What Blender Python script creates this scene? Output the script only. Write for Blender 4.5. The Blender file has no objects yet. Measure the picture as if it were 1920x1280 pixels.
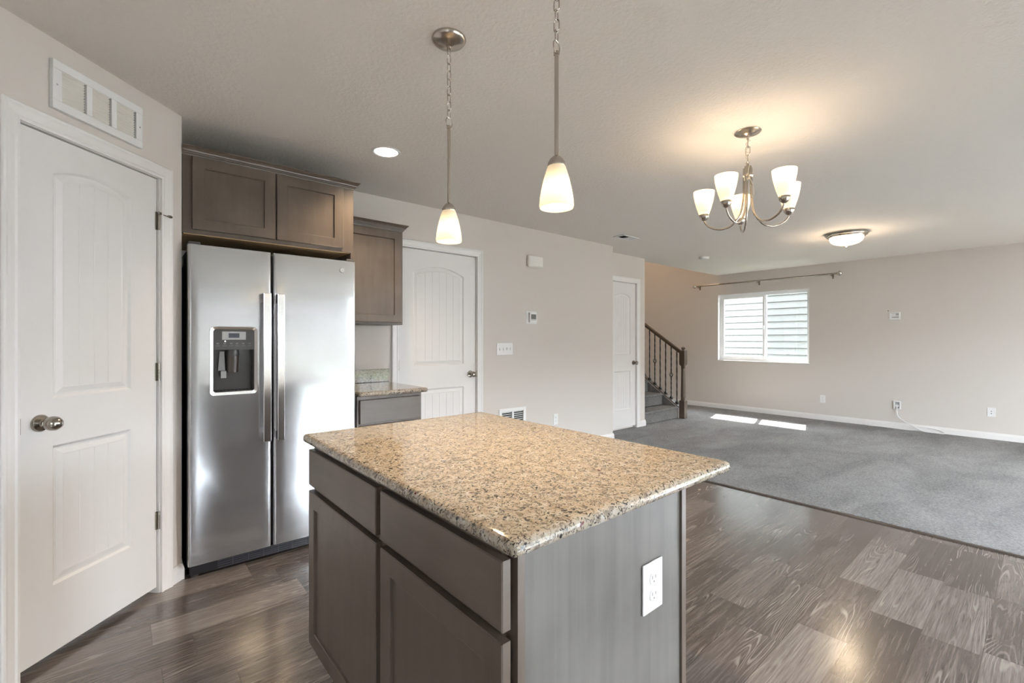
import bpy, math, random
from mathutils import Matrix, Vector
random.seed(7)
R = math.radians
sc = bpy.context.scene
COL = sc.collection
PI = math.pi

# ------------------------------------------------------------------ camera, world, sun, daylight, exposure
YAW = 49.58
cam = bpy.data.cameras.new('camera'); cam.sensor_width = 36.0; cam.lens = 36.0 * 860.0 / 1920.0
cam.shift_y = (636.8 - 640.0) / 1920.0; cam.clip_start = 0.02
camo = bpy.data.objects.new('camera', cam); COL.objects.link(camo)
camo.location = (0, 0, 1.26)
camo.rotation_euler = (R(90), 0, R(YAW - 90))
sc.camera = camo
sc.view_settings.view_transform = 'Standard'; sc.view_settings.look = 'None'
sc.view_settings.gamma = 1.0; sc.view_settings.use_curve_mapping = False
sc.view_settings.exposure = 1.42

world = bpy.data.worlds.new('sky'); sc.world = world; world.use_nodes = True
wb = world.node_tree.nodes['Background']
wb.inputs[0].default_value = (0.84, 0.90, 1.0, 1); wb.inputs[1].default_value = 20.0

sun = bpy.data.lights.new('sun', 'SUN'); sun.energy = 30.0; sun.angle = R(0.6); sun.color = (1, 0.96, 0.9)
suno = bpy.data.objects.new('sun', sun); COL.objects.link(suno)
suno.rotation_euler = Vector((-0.96, -0.27, -1.22)).to_track_quat('-Z', 'Y').to_euler()

def lamp(name, kind, loc, energy, color, size=0.05, rot=None, spot=None):
    l = bpy.data.lights.new(name, kind); l.energy = energy; l.color = color
    if kind == 'AREA': l.shape = 'DISK'; l.size = size
    else: l.shadow_soft_size = size
    if spot: l.spot_size = R(spot); l.spot_blend = 0.6
    o = bpy.data.objects.new(name, l); COL.objects.link(o); o.location = loc
    if rot: o.rotation_euler = rot
    return o
def portal(loc, rot, sx, sy):
    l = bpy.data.lights.new('window_daylight', 'AREA'); l.shape = 'RECTANGLE'; l.size = sx; l.size_y = sy
    l.cycles.is_portal = True
    o = bpy.data.objects.new('window_daylight', l); COL.objects.link(o); o.location = loc; o.rotation_euler = rot
SOUTH = -4.2
portal((3.15, SOUTH - 0.14, 1.15), (R(90), 0, 0), 4.7, 2.28)       # sliding door (faces +Y)
portal((-2.14, -1.45, 1.55), (R(90), 0, R(-90)), 0.9, 1.1)            # unseen side window, added to light the island front (faces +X)
portal((8.47, 3.22, 1.48), (R(90), 0, R(90)), 1.48, 1.2)            # east window (faces -X)
WARM = (1.0, 0.78, 0.54)

# ------------------------------------------------------------------ materials
def nmat(name):
    m = bpy.data.materials.new(name); m.use_nodes = True
    nt = m.node_tree; return m, nt, nt.nodes, nt.links, nt.nodes['Principled BSDF']
def pm(name, col, rough=0.5, metal=0.0, spec=None, emit=None, es=0.0, coat=0.0, aniso=0.0):
    m, nt, N, L, b = nmat(name)
    b.inputs['Base Color'].default_value = (*col, 1); b.inputs['Roughness'].default_value = rough
    b.inputs['Metallic'].default_value = metal
    if spec is not None: b.inputs['Specular IOR Level'].default_value = spec
    if emit: b.inputs['Emission Color'].default_value = (*emit, 1); b.inputs['Emission Strength'].default_value = es
    if coat: b.inputs['Coat Weight'].default_value = coat
    if aniso: b.inputs['Anisotropic'].default_value = aniso
    return m
def node(N, t, **k):
    n = N.new(t)
    for a, v in k.items(): setattr(n, a, v)
    return n
def noise(N, L, vec, scale, detail=3, rough=0.5, dist=0.0):
    n = N.new('ShaderNodeTexNoise'); n.inputs['Scale'].default_value = scale; n.inputs['Detail'].default_value = detail
    n.inputs['Roughness'].default_value = rough; n.inputs['Distortion'].default_value = dist
    L.new(vec, n.inputs['Vector']); return n
def mapping(N, L, vec, scale=(1, 1, 1), rot=(0, 0, 0)):
    n = N.new('ShaderNodeMapping'); n.inputs['Scale'].default_value = scale; n.inputs['Rotation'].default_value = rot
    L.new(vec, n.inputs['Vector']); return n.outputs[0]
def ramp(N, L, fac, stops, interp='LINEAR'):
    n = N.new('ShaderNodeValToRGB'); n.color_ramp.interpolation = interp
    while len(n.color_ramp.elements) < len(stops): n.color_ramp.elements.new(0.5)
    for e, (p, c) in zip(n.color_ramp.elements, stops): e.position = p; e.color = (*c, 1) if len(c) == 3 else c
    L.new(fac, n.inputs[0]); return n.outputs[0]
def mixc(N, L, fac, a, b, mode='MIX'):
    n = N.new('ShaderNodeMix'); n.data_type = 'RGBA'; n.blend_type = mode
    for s, v in ((n.inputs[0], fac), (n.inputs[6], a), (n.inputs[7], b)):
        if hasattr(v, 'is_output'): L.new(v, s)
        elif isinstance(v, (int, float)): s.default_value = v
        else: s.default_value = (*v, 1)
    return n.outputs[2]
def math_(N, L, op, a, b=None):
    n = N.new('ShaderNodeMath'); n.operation = op
    for i, v in enumerate((a, b)):
        if v is None: continue
        if hasattr(v, 'is_output'): L.new(v, n.inputs[i])
        else: n.inputs[i].default_value = v
    return n.outputs[0]
def bump(N, L, b, h, strength=0.2, dist=0.01):
    n = N.new('ShaderNodeBump'); n.inputs['Strength'].default_value = strength; n.inputs['Distance'].default_value = dist
    L.new(h, n.inputs['Height']); L.new(n.outputs[0], b.inputs['Normal'])
def pos(N): return N.new('ShaderNodeNewGeometry').outputs['Position']

def paint(name, col, scale=120, st=0.12, rough=0.75):
    m, nt, N, L, b = nmat(name); b.inputs['Base Color'].default_value = (*col, 1); b.inputs['Roughness'].default_value = rough
    b.inputs['Specular IOR Level'].default_value = 0.3
    n = noise(N, L, pos(N), scale, 2); bump(N, L, b, n.outputs[0], st, 0.004); return m
WALL = paint('greige wall paint', (0.60, 0.552, 0.514), 90, 0.10)
m, nt, N, L, b = nmat('ceiling knockdown texture'); CEIL = m
b.inputs['Base Color'].default_value = (0.76, 0.715, 0.665, 1); b.inputs['Roughness'].default_value = 0.85; b.inputs['Specular IOR Level'].default_value = 0.2
n1 = noise(N, L, pos(N), 55, 4, 0.55, 0.4); bump(N, L, b, ramp(N, L, n1.outputs[0], [(0.42, (0, 0, 0)), (0.62, (1, 1, 1))]), 0.22, 0.005)
TRIM = pm('white semi gloss trim', (0.72, 0.695, 0.68), 0.38)
DOORW = pm('white door paint', (0.68, 0.655, 0.64), 0.42)
PLASTIC = pm('white plastic', (0.72, 0.71, 0.70), 0.35)
CREAMP = pm('ivory plastic', (0.76, 0.72, 0.66), 0.45)
SLOT = pm('dark slot', (0.05, 0.05, 0.05), 0.6)
BLACK = pm('black plastic', (0.012, 0.012, 0.015), 0.45)
CHAR = pm('charcoal plastic', (0.055, 0.05, 0.048), 0.32)
SILVERP = pm('silver plastic', (0.42, 0.42, 0.42), 0.35)
LCD = pm('dark display', (0.03, 0.035, 0.06), 0.15)
LCDG = pm('green grey liquid crystal', (0.055, 0.060, 0.042), 0.35)
NICKEL = pm('brushed nickel', (0.50, 0.455, 0.40), 0.25, 1.0)
NICKELD = pm('satin nickel hardware', (0.36, 0.33, 0.29), 0.22, 1.0)
IRON = pm('black wrought iron', (0.015, 0.013, 0.012), 0.45)
VINYL = pm('white vinyl', (0.82, 0.83, 0.84), 0.35)
CONC = pm('stained deck', (0.040, 0.039, 0.037), 0.9)
DARKIN = pm('dark cavity', (0.03, 0.028, 0.025), 0.9)

def wood(name, c1, c2, scale, rough, streak=1.0, sheen=0.5):
    m, nt, N, L, b = nmat(name); p = pos(N)
    a = noise(N, L, mapping(N, L, p, scale), 1.0, 5, 0.6, 0.3)
    c = noise(N, L, p, 5.0, 2, 0.5)
    f = math_(N, L, 'ADD', math_(N, L, 'MULTIPLY', a.outputs[0], 0.42 * streak), math_(N, L, 'MULTIPLY', c.outputs[0], 0.58))
    L.new(ramp(N, L, f, [(0.30, c1), (0.66, c2)]), b.inputs['Base Color'])
    b.inputs['Roughness'].default_value = rough; b.inputs['Specular IOR Level'].default_value = sheen
    bump(N, L, b, a.outputs[0], 0.04, 0.002); return m
CAB = wood('dark stained maple', (0.082, 0.060, 0.045), (0.126, 0.096, 0.075), (30, 30, 3), 0.34)
CABH = wood('dark stained maple, grain across', (0.082, 0.060, 0.045), (0.126, 0.096, 0.075), (3, 3, 30), 0.34)
ENDP = wood('grey stained veneer', (0.075, 0.068, 0.060), (0.140, 0.129, 0.115), (28, 28, 1.0), 0.42, 1.35, 0.4)
RAILW = wood('brown stained oak', (0.075, 0.052, 0.036), (0.12, 0.088, 0.064), (20, 20, 4), 0.35)
RAWW = pm('unfinished plywood edge', (0.42, 0.30, 0.17), 0.7)

# granite
m, nt, N, L, b = nmat('speckled tan granite'); GRAN = m; p = pos(N)
d1 = noise(N, L, p, 34, 4, 0.6, 0.5)
basec = ramp(N, L, d1.outputs[0], [(0.30, (0.29, 0.235, 0.175)), (0.46, (0.35, 0.295, 0.23)), (0.60, (0.38, 0.335, 0.275)), (0.72, (0.44, 0.415, 0.38))])
d2 = noise(N, L, p, 58, 4, 0.62, 1.6)
k2 = ramp(N, L, d2.outputs[0], [(0.535, (0, 0, 0)), (0.575, (1, 1, 1))])
c2 = mixc(N, L, math_(N, L, 'MULTIPLY', k2, 0.62), basec, (0.12, 0.095, 0.078))
d3 = noise(N, L, p, 72, 3, 0.6, 2.2)
k3 = ramp(N, L, d3.outputs[0], [(0.568, (0, 0, 0)), (0.592, (1, 1, 1))])
c3 = mixc(N, L, k3, c2, (0.022, 0.021, 0.023))
d4 = noise(N, L, p, 75, 3, 0.5, 0.8)
k4 = ramp(N, L, d4.outputs[0], [(0.60, (0, 0, 0)), (0.66, (1, 1, 1))])
c4 = mixc(N, L, math_(N, L, 'MULTIPLY', k4, 0.35), c3, (0.52, 0.50, 0.47))
d5 = noise(N, L, p, 30, 2, 0.5, 0.2)
k5 = ramp(N, L, d5.outputs[0], [(0.735, (0, 0, 0)), (0.75, (1, 1, 1))])
c5 = mixc(N, L, k5, c4, (0.10, 0.025, 0.03))
L.new(c5, b.inputs['Base Color']); b.inputs['Roughness'].default_value = 0.045; b.inputs['Specular IOR Level'].default_value = 0.75

# laminate planks (run along X)
m, nt, N, L, b = nmat('grey brown oak plank flooring'); PLANK = m; p = pos(N)
sx = N.new('ShaderNodeSeparateXYZ'); L.new(p, sx.inputs[0])
PW, PL = 0.185, 1.22
row = math_(N, L, 'FLOOR', math_(N, L, 'DIVIDE', math_(N, L, 'ADD', sx.outputs[1], 10.0), PW))
wn = N.new('ShaderNodeTexWhiteNoise'); wn.noise_dimensions = '1D'; L.new(row, wn.inputs['W'])
xo = math_(N, L, 'ADD', math_(N, L, 'DIVIDE', math_(N, L, 'ADD', sx.outputs[0], 20.0), PL), math_(N, L, 'MULTIPLY', wn.outputs[0], 7.3))
colm = math_(N, L, 'FLOOR', xo)
# a printed plank shows two shorter boards of different tone
half = math_(N, L, 'FLOOR', math_(N, L, 'MULTIPLY', xo, 2.0))
cb = N.new('ShaderNodeCombineXYZ'); L.new(row, cb.inputs[0]); L.new(half, cb.inputs[1])
wn2 = N.new('ShaderNodeTexWhiteNoise'); wn2.noise_dimensions = '3D'; L.new(cb.outputs[0], wn2.inputs['Vector'])
tone = wn2.outputs[0]
off = N.new('ShaderNodeVectorMath'); off.operation = 'MULTIPLY_ADD'
L.new(wn2.outputs[1], off.inputs[0]); off.inputs[1].default_value = (9, 9, 9); L.new(p, off.inputs[2])
gv = mapping(N, L, off.outputs[0], (0.38, 5.0, 1))
g1 = noise(N, L, gv, 1.0, 3, 0.45, 0.35)
lines = math_(N, L, 'SINE', math_(N, L, 'MULTIPLY', g1.outputs[0], 290.0))
lines = ramp(N, L, lines, [(0.45, (0, 0, 0)), (0.98, (1, 1, 1))])
lmask = ramp(N, L, noise(N, L, mapping(N, L, off.outputs[0], (1.5, 5, 1)), 1.3, 2).outputs[0], [(0.49, (0, 0, 0)), (0.62, (1, 1, 1))])
fine = noise(N, L, mapping(N, L, off.outputs[0], (6, 170, 1)), 1.0, 4, 0.7)
basep = ramp(N, L, tone, [(0.0, (0.062, 0.047, 0.042)), (0.45, (0.102, 0.081, 0.074)), (0.8, (0.150, 0.125, 0.115)), (1.0, (0.21, 0.182, 0.168))])
basep = mixc(N, L, 0.75, basep, ramp(N, L, fine.outputs[0], [(0.3, (0.35, 0.34, 0.33)), (0.7, (1.4, 1.4, 1.4))]), 'MULTIPLY')
streak = ramp(N, L, noise(N, L, mapping(N, L, off.outputs[0], (3.5, 90, 1)), 1.0, 3, 0.65).outputs[0], [(0.50, (0, 0, 0)), (0.64, (1, 1, 1))])
basep = mixc(N, L, math_(N, L, 'MULTIPLY', streak, 0.30), basep, (0.30, 0.262, 0.24))
basep = mixc(N, L, math_(N, L, 'MULTIPLY', math_(N, L, 'MULTIPLY', lines, lmask), 0.62), basep, (0.33, 0.295, 0.27))
fy = math_(N, L, 'FRACT', math_(N, L, 'DIVIDE', math_(N, L, 'ADD', sx.outputs[1], 10.0), PW))
seamy = math_(N, L, 'LESS_THAN', fy, 0.016)
seamx = math_(N, L, 'LESS_THAN', math_(N, L, 'FRACT', xo), 0.0025)
seam = math_(N, L, 'MAXIMUM', seamx, seamy)
basep = mixc(N, L, math_(N, L, 'MULTIPLY', seam, 0.5), basep, (0.03, 0.024, 0.02))
L.new(basep, b.inputs['Base Color'])
rr = math_(N, L, 'ADD', 0.17, math_(N, L, 'MULTIPLY', fine.outputs[0], 0.12)); L.new(rr, b.inputs['Roughness'])
b.inputs['Specular IOR Level'].default_value = 0.8
b.inputs['Coat Weight'].default_value = 0.55; b.inputs['Coat Roughness'].default_value = 0.16
hh = math_(N, L, 'SUBTRACT', math_(N, L, 'MULTIPLY', fine.outputs[0], 0.4), seam); bump(N, L, b, hh, 0.12, 0.002)

# carpet
def carpet(name, c1, c2):
    m, nt, N, L, b = nmat(name); p = pos(N)
    a = noise(N, L, p, 170, 3, 0.7); c = noise(N, L, p, 62, 4, 0.7)
    w = noise(N, L, mapping(N, L, p, (0.8, 1.6, 1)), 1.6, 4, 0.6, 0.6)
    f = math_(N, L, 'ADD', math_(N, L, 'ADD', math_(N, L, 'MULTIPLY', a.outputs[0], 0.36), math_(N, L, 'MULTIPLY', c.outputs[0], 0.39)), math_(N, L, 'MULTIPLY', w.outputs[0], 0.25))
    L.new(ramp(N, L, f, [(0.40, c1), (0.60, c2)]), b.inputs['Base Color'])
    b.inputs['Roughness'].default_value = 1.0; b.inputs['Specular IOR Level'].default_value = 0.1
    b.inputs['Sheen Weight'].default_value = 0.25
    h = math_(N, L, 'ADD', a.outputs[0], math_(N, L, 'MULTIPLY', c.outputs[0], 0.7)); bump(N, L, b, h, 0.9, 0.012); return m
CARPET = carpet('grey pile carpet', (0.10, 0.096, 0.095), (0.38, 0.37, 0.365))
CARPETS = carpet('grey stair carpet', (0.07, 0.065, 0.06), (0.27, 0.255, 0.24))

# brushed stainless: slight waviness and fine vertical brushing
m, nt, N, L, b = nmat('brushed stainless steel'); STEEL = m; p = pos(N)
br = noise(N, L, mapping(N, L, p, (120, 120, 1.2)), 1.0, 3, 0.6)
wv = noise(N, L, mapping(N, L, p, (0.9, 0.9, 4.5)), 1.0, 2, 0.5)
b.inputs['Base Color'].default_value = (0.47, 0.47, 0.48, 1); b.inputs['Metallic'].default_value = 0.80
L.new(math_(N, L, 'ADD', 0.155, math_(N, L, 'MULTIPLY', br.outputs[0], 0.03)), b.inputs['Roughness'])
b.inputs['Anisotropic'].default_value = 0.25
bump(N, L, b, wv.outputs[0], 0.10, 0.02)
STEELB = pm('polished steel handle', (0.64, 0.63, 0.62), 0.16, 1.0)

def glow_glass(name, em, es):
    m, nt, N, L, b = nmat(name); N.remove(b); out = N['Material Output']
    t = N.new('ShaderNodeBsdfTranslucent'); t.inputs[0].default_value = (0.95, 0.90, 0.80, 1)
    d = N.new('ShaderNodeBsdfDiffuse'); d.inputs[0].default_value = (0.85, 0.82, 0.75, 1)
    g = N.new('ShaderNodeBsdfGlossy'); g.inputs['Roughness'].default_value = 0.25
    e = N.new('ShaderNodeEmission'); e.inputs[0].default_value = (*em, 1); e.inputs[1].default_value = es
    m1 = N.new('ShaderNodeMixShader'); m1.inputs[0].default_value = 0.45; L.new(t.outputs[0], m1.inputs[1]); L.new(d.outputs[0], m1.inputs[2])
    m2 = N.new('ShaderNodeMixShader'); m2.inputs[0].default_value = 0.06; L.new(m1.outputs[0], m2.inputs[1]); L.new(g.outputs[0], m2.inputs[2])
    a = N.new('ShaderNodeAddShader'); L.new(m2.outputs[0], a.inputs[0]); L.new(e.outputs[0], a.inputs[1])
    L.new(a.outputs[0], out.inputs[0]); return m
SHADE = glow_glass('lit frosted glass', (1.0, 0.84, 0.62), 0.05)
SHADEC = glow_glass('lit frosted glass, chandelier', (1.0, 0.86, 0.66), 0.012)
DOME = glow_glass('lit alabaster dome', (1.0, 0.88, 0.68), 0.36)
BULB = pm('glowing bulb', (1, 1, 1), 0.5, emit=(1.0, 0.80, 0.54), es=4.5)
BULBC = pm('glowing chandelier bulb', (1, 1, 1), 0.5, emit=(1.0, 0.84, 0.62), es=1.8)
LENS = pm('glowing downlight lens', (1, 1, 1), 0.5, emit=(1.0, 0.90, 0.76), es=1.6)

m, nt, N, L, b = nmat('window glass'); GLASS = m; N.remove(b)
tr = N.new('ShaderNodeBsdfTransparent'); tr.inputs[0].default_value = (0.96, 0.98, 0.97, 1)
gl = N.new('ShaderNodeBsdfGlossy'); gl.inputs['Roughness'].default_value = 0.02
mx = N.new('ShaderNodeMixShader'); mx.inputs[0].default_value = 0.05
L.new(tr.outputs[0], mx.inputs[1]); L.new(gl.outputs[0], mx.inputs[2]); L.new(mx.outputs[0], N['Material Output'].inputs[0])
m, nt, N, L, b = nmat('insect screen mesh'); SCREEN = m; N.remove(b)
tr = N.new('ShaderNodeBsdfTransparent'); df = N.new('ShaderNodeBsdfDiffuse'); df.inputs[0].default_value = (0.25, 0.26, 0.27, 1)
mx = N.new('ShaderNodeMixShader'); mx.inputs[0].default_value = 0.42
L.new(tr.outputs[0], mx.inputs[1]); L.new(df.outputs[0], mx.inputs[2]); L.new(mx.outputs[0], N['Material Output'].inputs[0])
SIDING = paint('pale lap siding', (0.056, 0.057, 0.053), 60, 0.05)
m, nt, N, L, b = nmat('lawn'); LAWN = m; p = pos(N)
a = noise(N, L, p, 9, 4, 0.7); L.new(ramp(N, L, a.outputs[0], [(0.3, (0.014, 0.021, 0.008)), (0.7, (0.028, 0.040, 0.016))]), b.inputs['Base Color']); b.inputs['Roughness'].default_value = 0.9
FENCEM = wood('weathered fence boards', (0.05, 0.045, 0.04), (0.09, 0.083, 0.076), (20, 20, 3), 0.8)
CRYSTAL = pm('mirrored finial', (0.75, 0.74, 0.72), 0.08, 1.0)

# ------------------------------------------------------------------ mesh builder
I4 = Matrix.Identity(4)
def frame(origin, deg): return Matrix.Translation(origin) @ Matrix.Rotation(R(deg), 4, 'Z')
BASE = {}
class M:
    def __init__(s, xf=I4): s.v = []; s.f = []; s.xf = xf
    def add(s, vs, fs):
        o = len(s.v); s.v += [s.xf @ Vector(q) for q in vs]; s.f += [tuple(o + i for i in f) for f in fs]; return s
    def box(s, x0, x1, y0, y1, z0, z1):
        return s.add([(x0,y0,z0),(x1,y0,z0),(x1,y1,z0),(x0,y1,z0),(x0,y0,z1),(x1,y0,z1),(x1,y1,z1),(x0,y1,z1)],
              [(0,3,2,1),(4,5,6,7),(0,1,5,4),(1,2,6,5),(2,3,7,6),(3,0,4,7)])
    def quad(s, *q): return s.add(list(q), [tuple(range(len(q)))])
    def loops(s, loops, close=True, cap0=False, cap1=False):
        n = len(loops[0]); vs = [q for l in loops for q in l]; fs = []
        for i in range(len(loops) - 1):
            for j in range(n if close else n - 1):
                k = (j + 1) % n; fs.append((i*n+j, i*n+k, (i+1)*n+k, (i+1)*n+j))
        if cap0: fs.append(tuple(reversed(range(n))))
        if cap1: fs.append(tuple((len(loops)-1)*n + j for j in range(n)))
        return s.add(vs, fs)
    def lathe(s, prof, c=(0,0,0), n=28, axis='Z', cap0=False, cap1=False):
        ls = []
        for r, h in prof:
            l = []
            for k in range(n):
                a = 2*PI*k/n; x, y = r*math.cos(a), r*math.sin(a)
                q = {'Z': (x, y, h), 'Y': (x, h, -y), 'X': (h, x, y)}[axis]
                l.append((c[0]+q[0], c[1]+q[1], c[2]+q[2]))
            ls.append(l)
        return s.loops(ls, True, cap0, cap1)
    def tube(s, pts, r, n=8, cap=True, closed=False, tw=0.0, rot0=0.0):
        P = [Vector(q) for q in pts]; ls = []; up = None; m = len(P)
        for i, q in enumerate(P):
            if closed: t = (P[(i+1) % m] - P[i-1]).normalized()
            else: t = (P[min(i+1, m-1)] - P[max(i-1, 0)]).normalized()
            if up is None:
                up = t.orthogonal().normalized()
                if abs(t.z) > 0.99: up = Vector((1, 0, 0))
            up = (up - t * up.dot(t)).normalized(); w = t.cross(up)
            rr = r(i / max(1, m-1)) if callable(r) else r
            ls.append([tuple(q + (up*math.cos(2*PI*k/n + rot0 + tw*i) + w*math.sin(2*PI*k/n + rot0 + tw*i)) * rr) for k in range(n)])
        if closed: ls.append(ls[0]); return s.loops(ls)
        return s.loops(ls, True, cap, cap)
    def build(s, name, mat, parent=None, bevel=0.0, seg=2, smooth=None, origin=None):
        if parent is not None: Lc = BASE[parent.name]
        elif origin is not None: Lc = Vector(origin)
        else:
            xs = [q.x for q in s.v]; ys = [q.y for q in s.v]; zs = [q.z for q in s.v]
            Lc = Vector(((min(xs)+max(xs))/2, (min(ys)+max(ys))/2, min(zs)))
        me = bpy.data.meshes.new(name); me.from_pydata([q - Lc for q in s.v], [], s.f); me.update()
        me.materials.append(mat)
        import bmesh
        bm = bmesh.new(); bm.from_mesh(me); bmesh.ops.recalc_face_normals(bm, faces=bm.faces); bm.to_mesh(me); bm.free()
        if smooth:
            for q in me.polygons: q.use_smooth = True
            me.set_sharp_from_angle(angle=R(smooth))
        o = bpy.data.objects.new(name, me); COL.objects.link(o)
        if parent is not None: o.parent = parent
        else: o.location = Lc
        BASE[o.name] = Lc
        if bevel:
            md = o.modifiers.new('bevel', 'BEVEL'); md.width = bevel; md.segments = seg; md.limit_method = 'ANGLE'; md.angle_limit = R(40)
            md.harden_normals = False
        return o
def tag(o, label=None, cat=None, group=None, kind=None):
    if label: o['label'] = label
    if cat: o['category'] = cat
    if group: o['group'] = group
    if kind: o['kind'] = kind
    return o
def thing(name, loc, label=None, cat=None, group=None, kind=None):
    o = bpy.data.objects.new(name, None); o.empty_display_size = 0.1; COL.objects.link(o); o.location = loc
    BASE[o.name] = Vector(loc); return tag(o, label, cat, group, kind)
def copy_tree(o, parent=None, delta=None):
    c = o.copy(); COL.objects.link(c)
    if parent is not None: c.parent = parent
    if delta is not None: c.location = o.location + Vector(delta)
    BASE[c.name] = BASE[o.name] + (Vector(delta) if delta is not None else Vector())
    for ch in list(o.children): copy_tree(ch, c)
    return c
def struct(o): o['kind'] = 'structure'; return o
def crom(pts, n=8):
    P = [Vector(p) for p in pts]; out = []
    for i in range(len(P) - 1):
        p0, p1, p2, p3 = P[max(i-1, 0)], P[i], P[i+1], P[min(i+2, len(P)-1)]
        for k in range(n):
            t = k / n
            out.append(0.5 * ((2*p1) + (p2-p0)*t + (2*p0-5*p1+4*p2-p3)*t*t + (3*p1-p0-3*p2+p3)*t**3))
    out.append(P[-1]); return [tuple(q) for q in out]

# local frames: x to the viewer's right, y into the wall, z up
H = 2.44
MAIN = frame((0, 3.58, 0), 0)            # wall with the white door and thermostat
CLOS = frame((0, 3.83, 0), 0)            # wall with the closet door
PAN = frame((0, 2.735, 0), 45)           # angled pantry wall
EAST = frame((8.32, 0, 0), -90)          # far wall with the window, local x = -Y
def wall_mesh(xf, x0, x1, z0, z1, holes, t=0.12, front=0.05, through=False):
    """wall with openings; blind openings keep a solid back layer"""
    m = M(xf)
    def layer(y0, y1):
        xs = sorted({x0, x1} | {v for h in holes for v in h[:2]})
        for a, b_ in zip(xs, xs[1:]):
            cut = [(h[2], h[3]) for h in holes if h[0] <= a + 1e-6 and h[1] >= b_ - 1e-6]
            z = z0
            for c0, c1 in sorted(cut):
                if c0 > z + 1e-6: m.box(a, b_, y0, y1, z, c0)
                z = c1
            if z < z1 - 1e-6: m.box(a, b_, y0, y1, z, z1)
    if through: layer(0, t)
    else:
        layer(0, front); m.box(x0, x1, front, t, z0, z1)
    return m

# ------------------------------------------------------------------ room shell
struct(M().box(-2.0, 3.96, SOUTH, 3.7, -0.10, 0.0).build('floor', PLANK))
struct(M().box(3.972, 8.32, SOUTH, 6.6, -0.10, 0.012).build('floor_carpet', CARPET, bevel=0.006))
t_ = M(); t_.loops([[(3.948, y, 0.0), (3.950, y, 0.006), (3.962, y, 0.009), (3.975, y, 0.009), (3.984, y, 0.004)] for y in (SOUTH, 3.575)], False)
struct(t_.build('trim_1', wood('dark transition strip', (0.05, 0.038, 0.03), (0.09, 0.07, 0.058), (20, 20, 3), 0.4)))
c_ = M(); c_.box(-2.0, 8.45, SOUTH - 0.1, 3.97, H, H + 0.28); c_.box(-2.0, 5.80, 3.97, 4.3, H, H + 0.28)
struct(c_.build('ceiling', CEIL))
struct(wall_mesh(MAIN, 0.24, 4.72, 0, H, [(1.783, 2.606, 0, 2.06)], t=0.25, front=0.06).build('wall_kitchen', WALL))
struct(wall_mesh(CLOS, 4.60, 5.80, 0, H, [(4.972, 5.593, 0, 2.062)], t=0.14, front=0.06).build('wall_closet', WALL))
struct(wall_mesh(PAN, -1.05, 0.343, 0, H, [(-0.408, 0.208, 0, 2.066)], t=0.12, front=0.06).build('wall_pantry', WALL))
struct(M().box(0.12, 0.24, 2.99, 3.60, 0, H).build('wall_alcove', WALL))
struct(M().box(-2.1, -0.60, 2.0, 2.12, 0, H).build('wall_pantry_side', WALL))
struct(wall_mesh(frame((-2.0, 0, 0), 90), SOUTH, 2.12, 0, H, [(-1.9, -1.0, 1.0, 2.1)], t=0.12, through=True).build('wall_left', WALL))
struct(M().box(5.66, 5.80, 3.97, 6.6, 0, 5.0).build('wall_stair', WALL))
struct(wall_mesh(EAST, -6.6, 2.4, -0.1, 5.0, [(-3.955, -2.485, 0.878, 2.082)], t=0.15, through=True).build('wall_back', WALL))
struct(M().box(5.66, 8.45, 6.6, 6.72, 0, 5.0).build('wall_stair_end', WALL))
struct(M().box(5.66, 8.45, 3.85, 3.97, H + 0.28, 5.0).build('wall_stair_upper', WALL))
struct(M().box(5.66, 8.45, 3.85, 6.72, 5.0, 5.1).build('ceiling_stair', CEIL))
SF = frame((0, SOUTH, 0), 180)           # south wall seen from inside: local x = -X
south = wall_mesh(SF, -8.45, 2.1, 0, H, [(-5.5, -0.8, 0.0, 2.3)], t=0.12, through=True)
struct(south.build('wall_front', WALL))

# baseboards
BP = [(0.0, 0.0), (0.013, 0.0), (0.013, 0.055), (0.010, 0.066), (0.006, 0.074), (0.004, 0.082), (0.0, 0.084)]
def base(name, xf, x0, x1, z=0.0):
    m = M(xf); m.loops([[(x, -0.0005 - t, z + h) for t, h in BP] for x in (x0, x1)], False, True, True); return struct(m.build(name, TRIM))
base('baseboard_kitchen', MAIN, 2.668, 4.733)
base('baseboard_closet', CLOS, 5.670, 5.813, 0.012)
base('baseboard_pantry', PAN, 0.270, 0.343)
base('baseboard_back', EAST, -6.0, 2.3, 0.012)
m = M(); m.loops([[(4.7205 + t, y, h) for t, h in BP] for y in (3.567, 3.83)], False, True, True); struct(m.build('baseboard_corner', TRIM))
m = M(); m.loops([[(0.2405 + t, y, h) for t, h in BP] for y in (2.962, 3.20)], False, True, True); struct(m.build('baseboard_alcove', TRIM))

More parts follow.
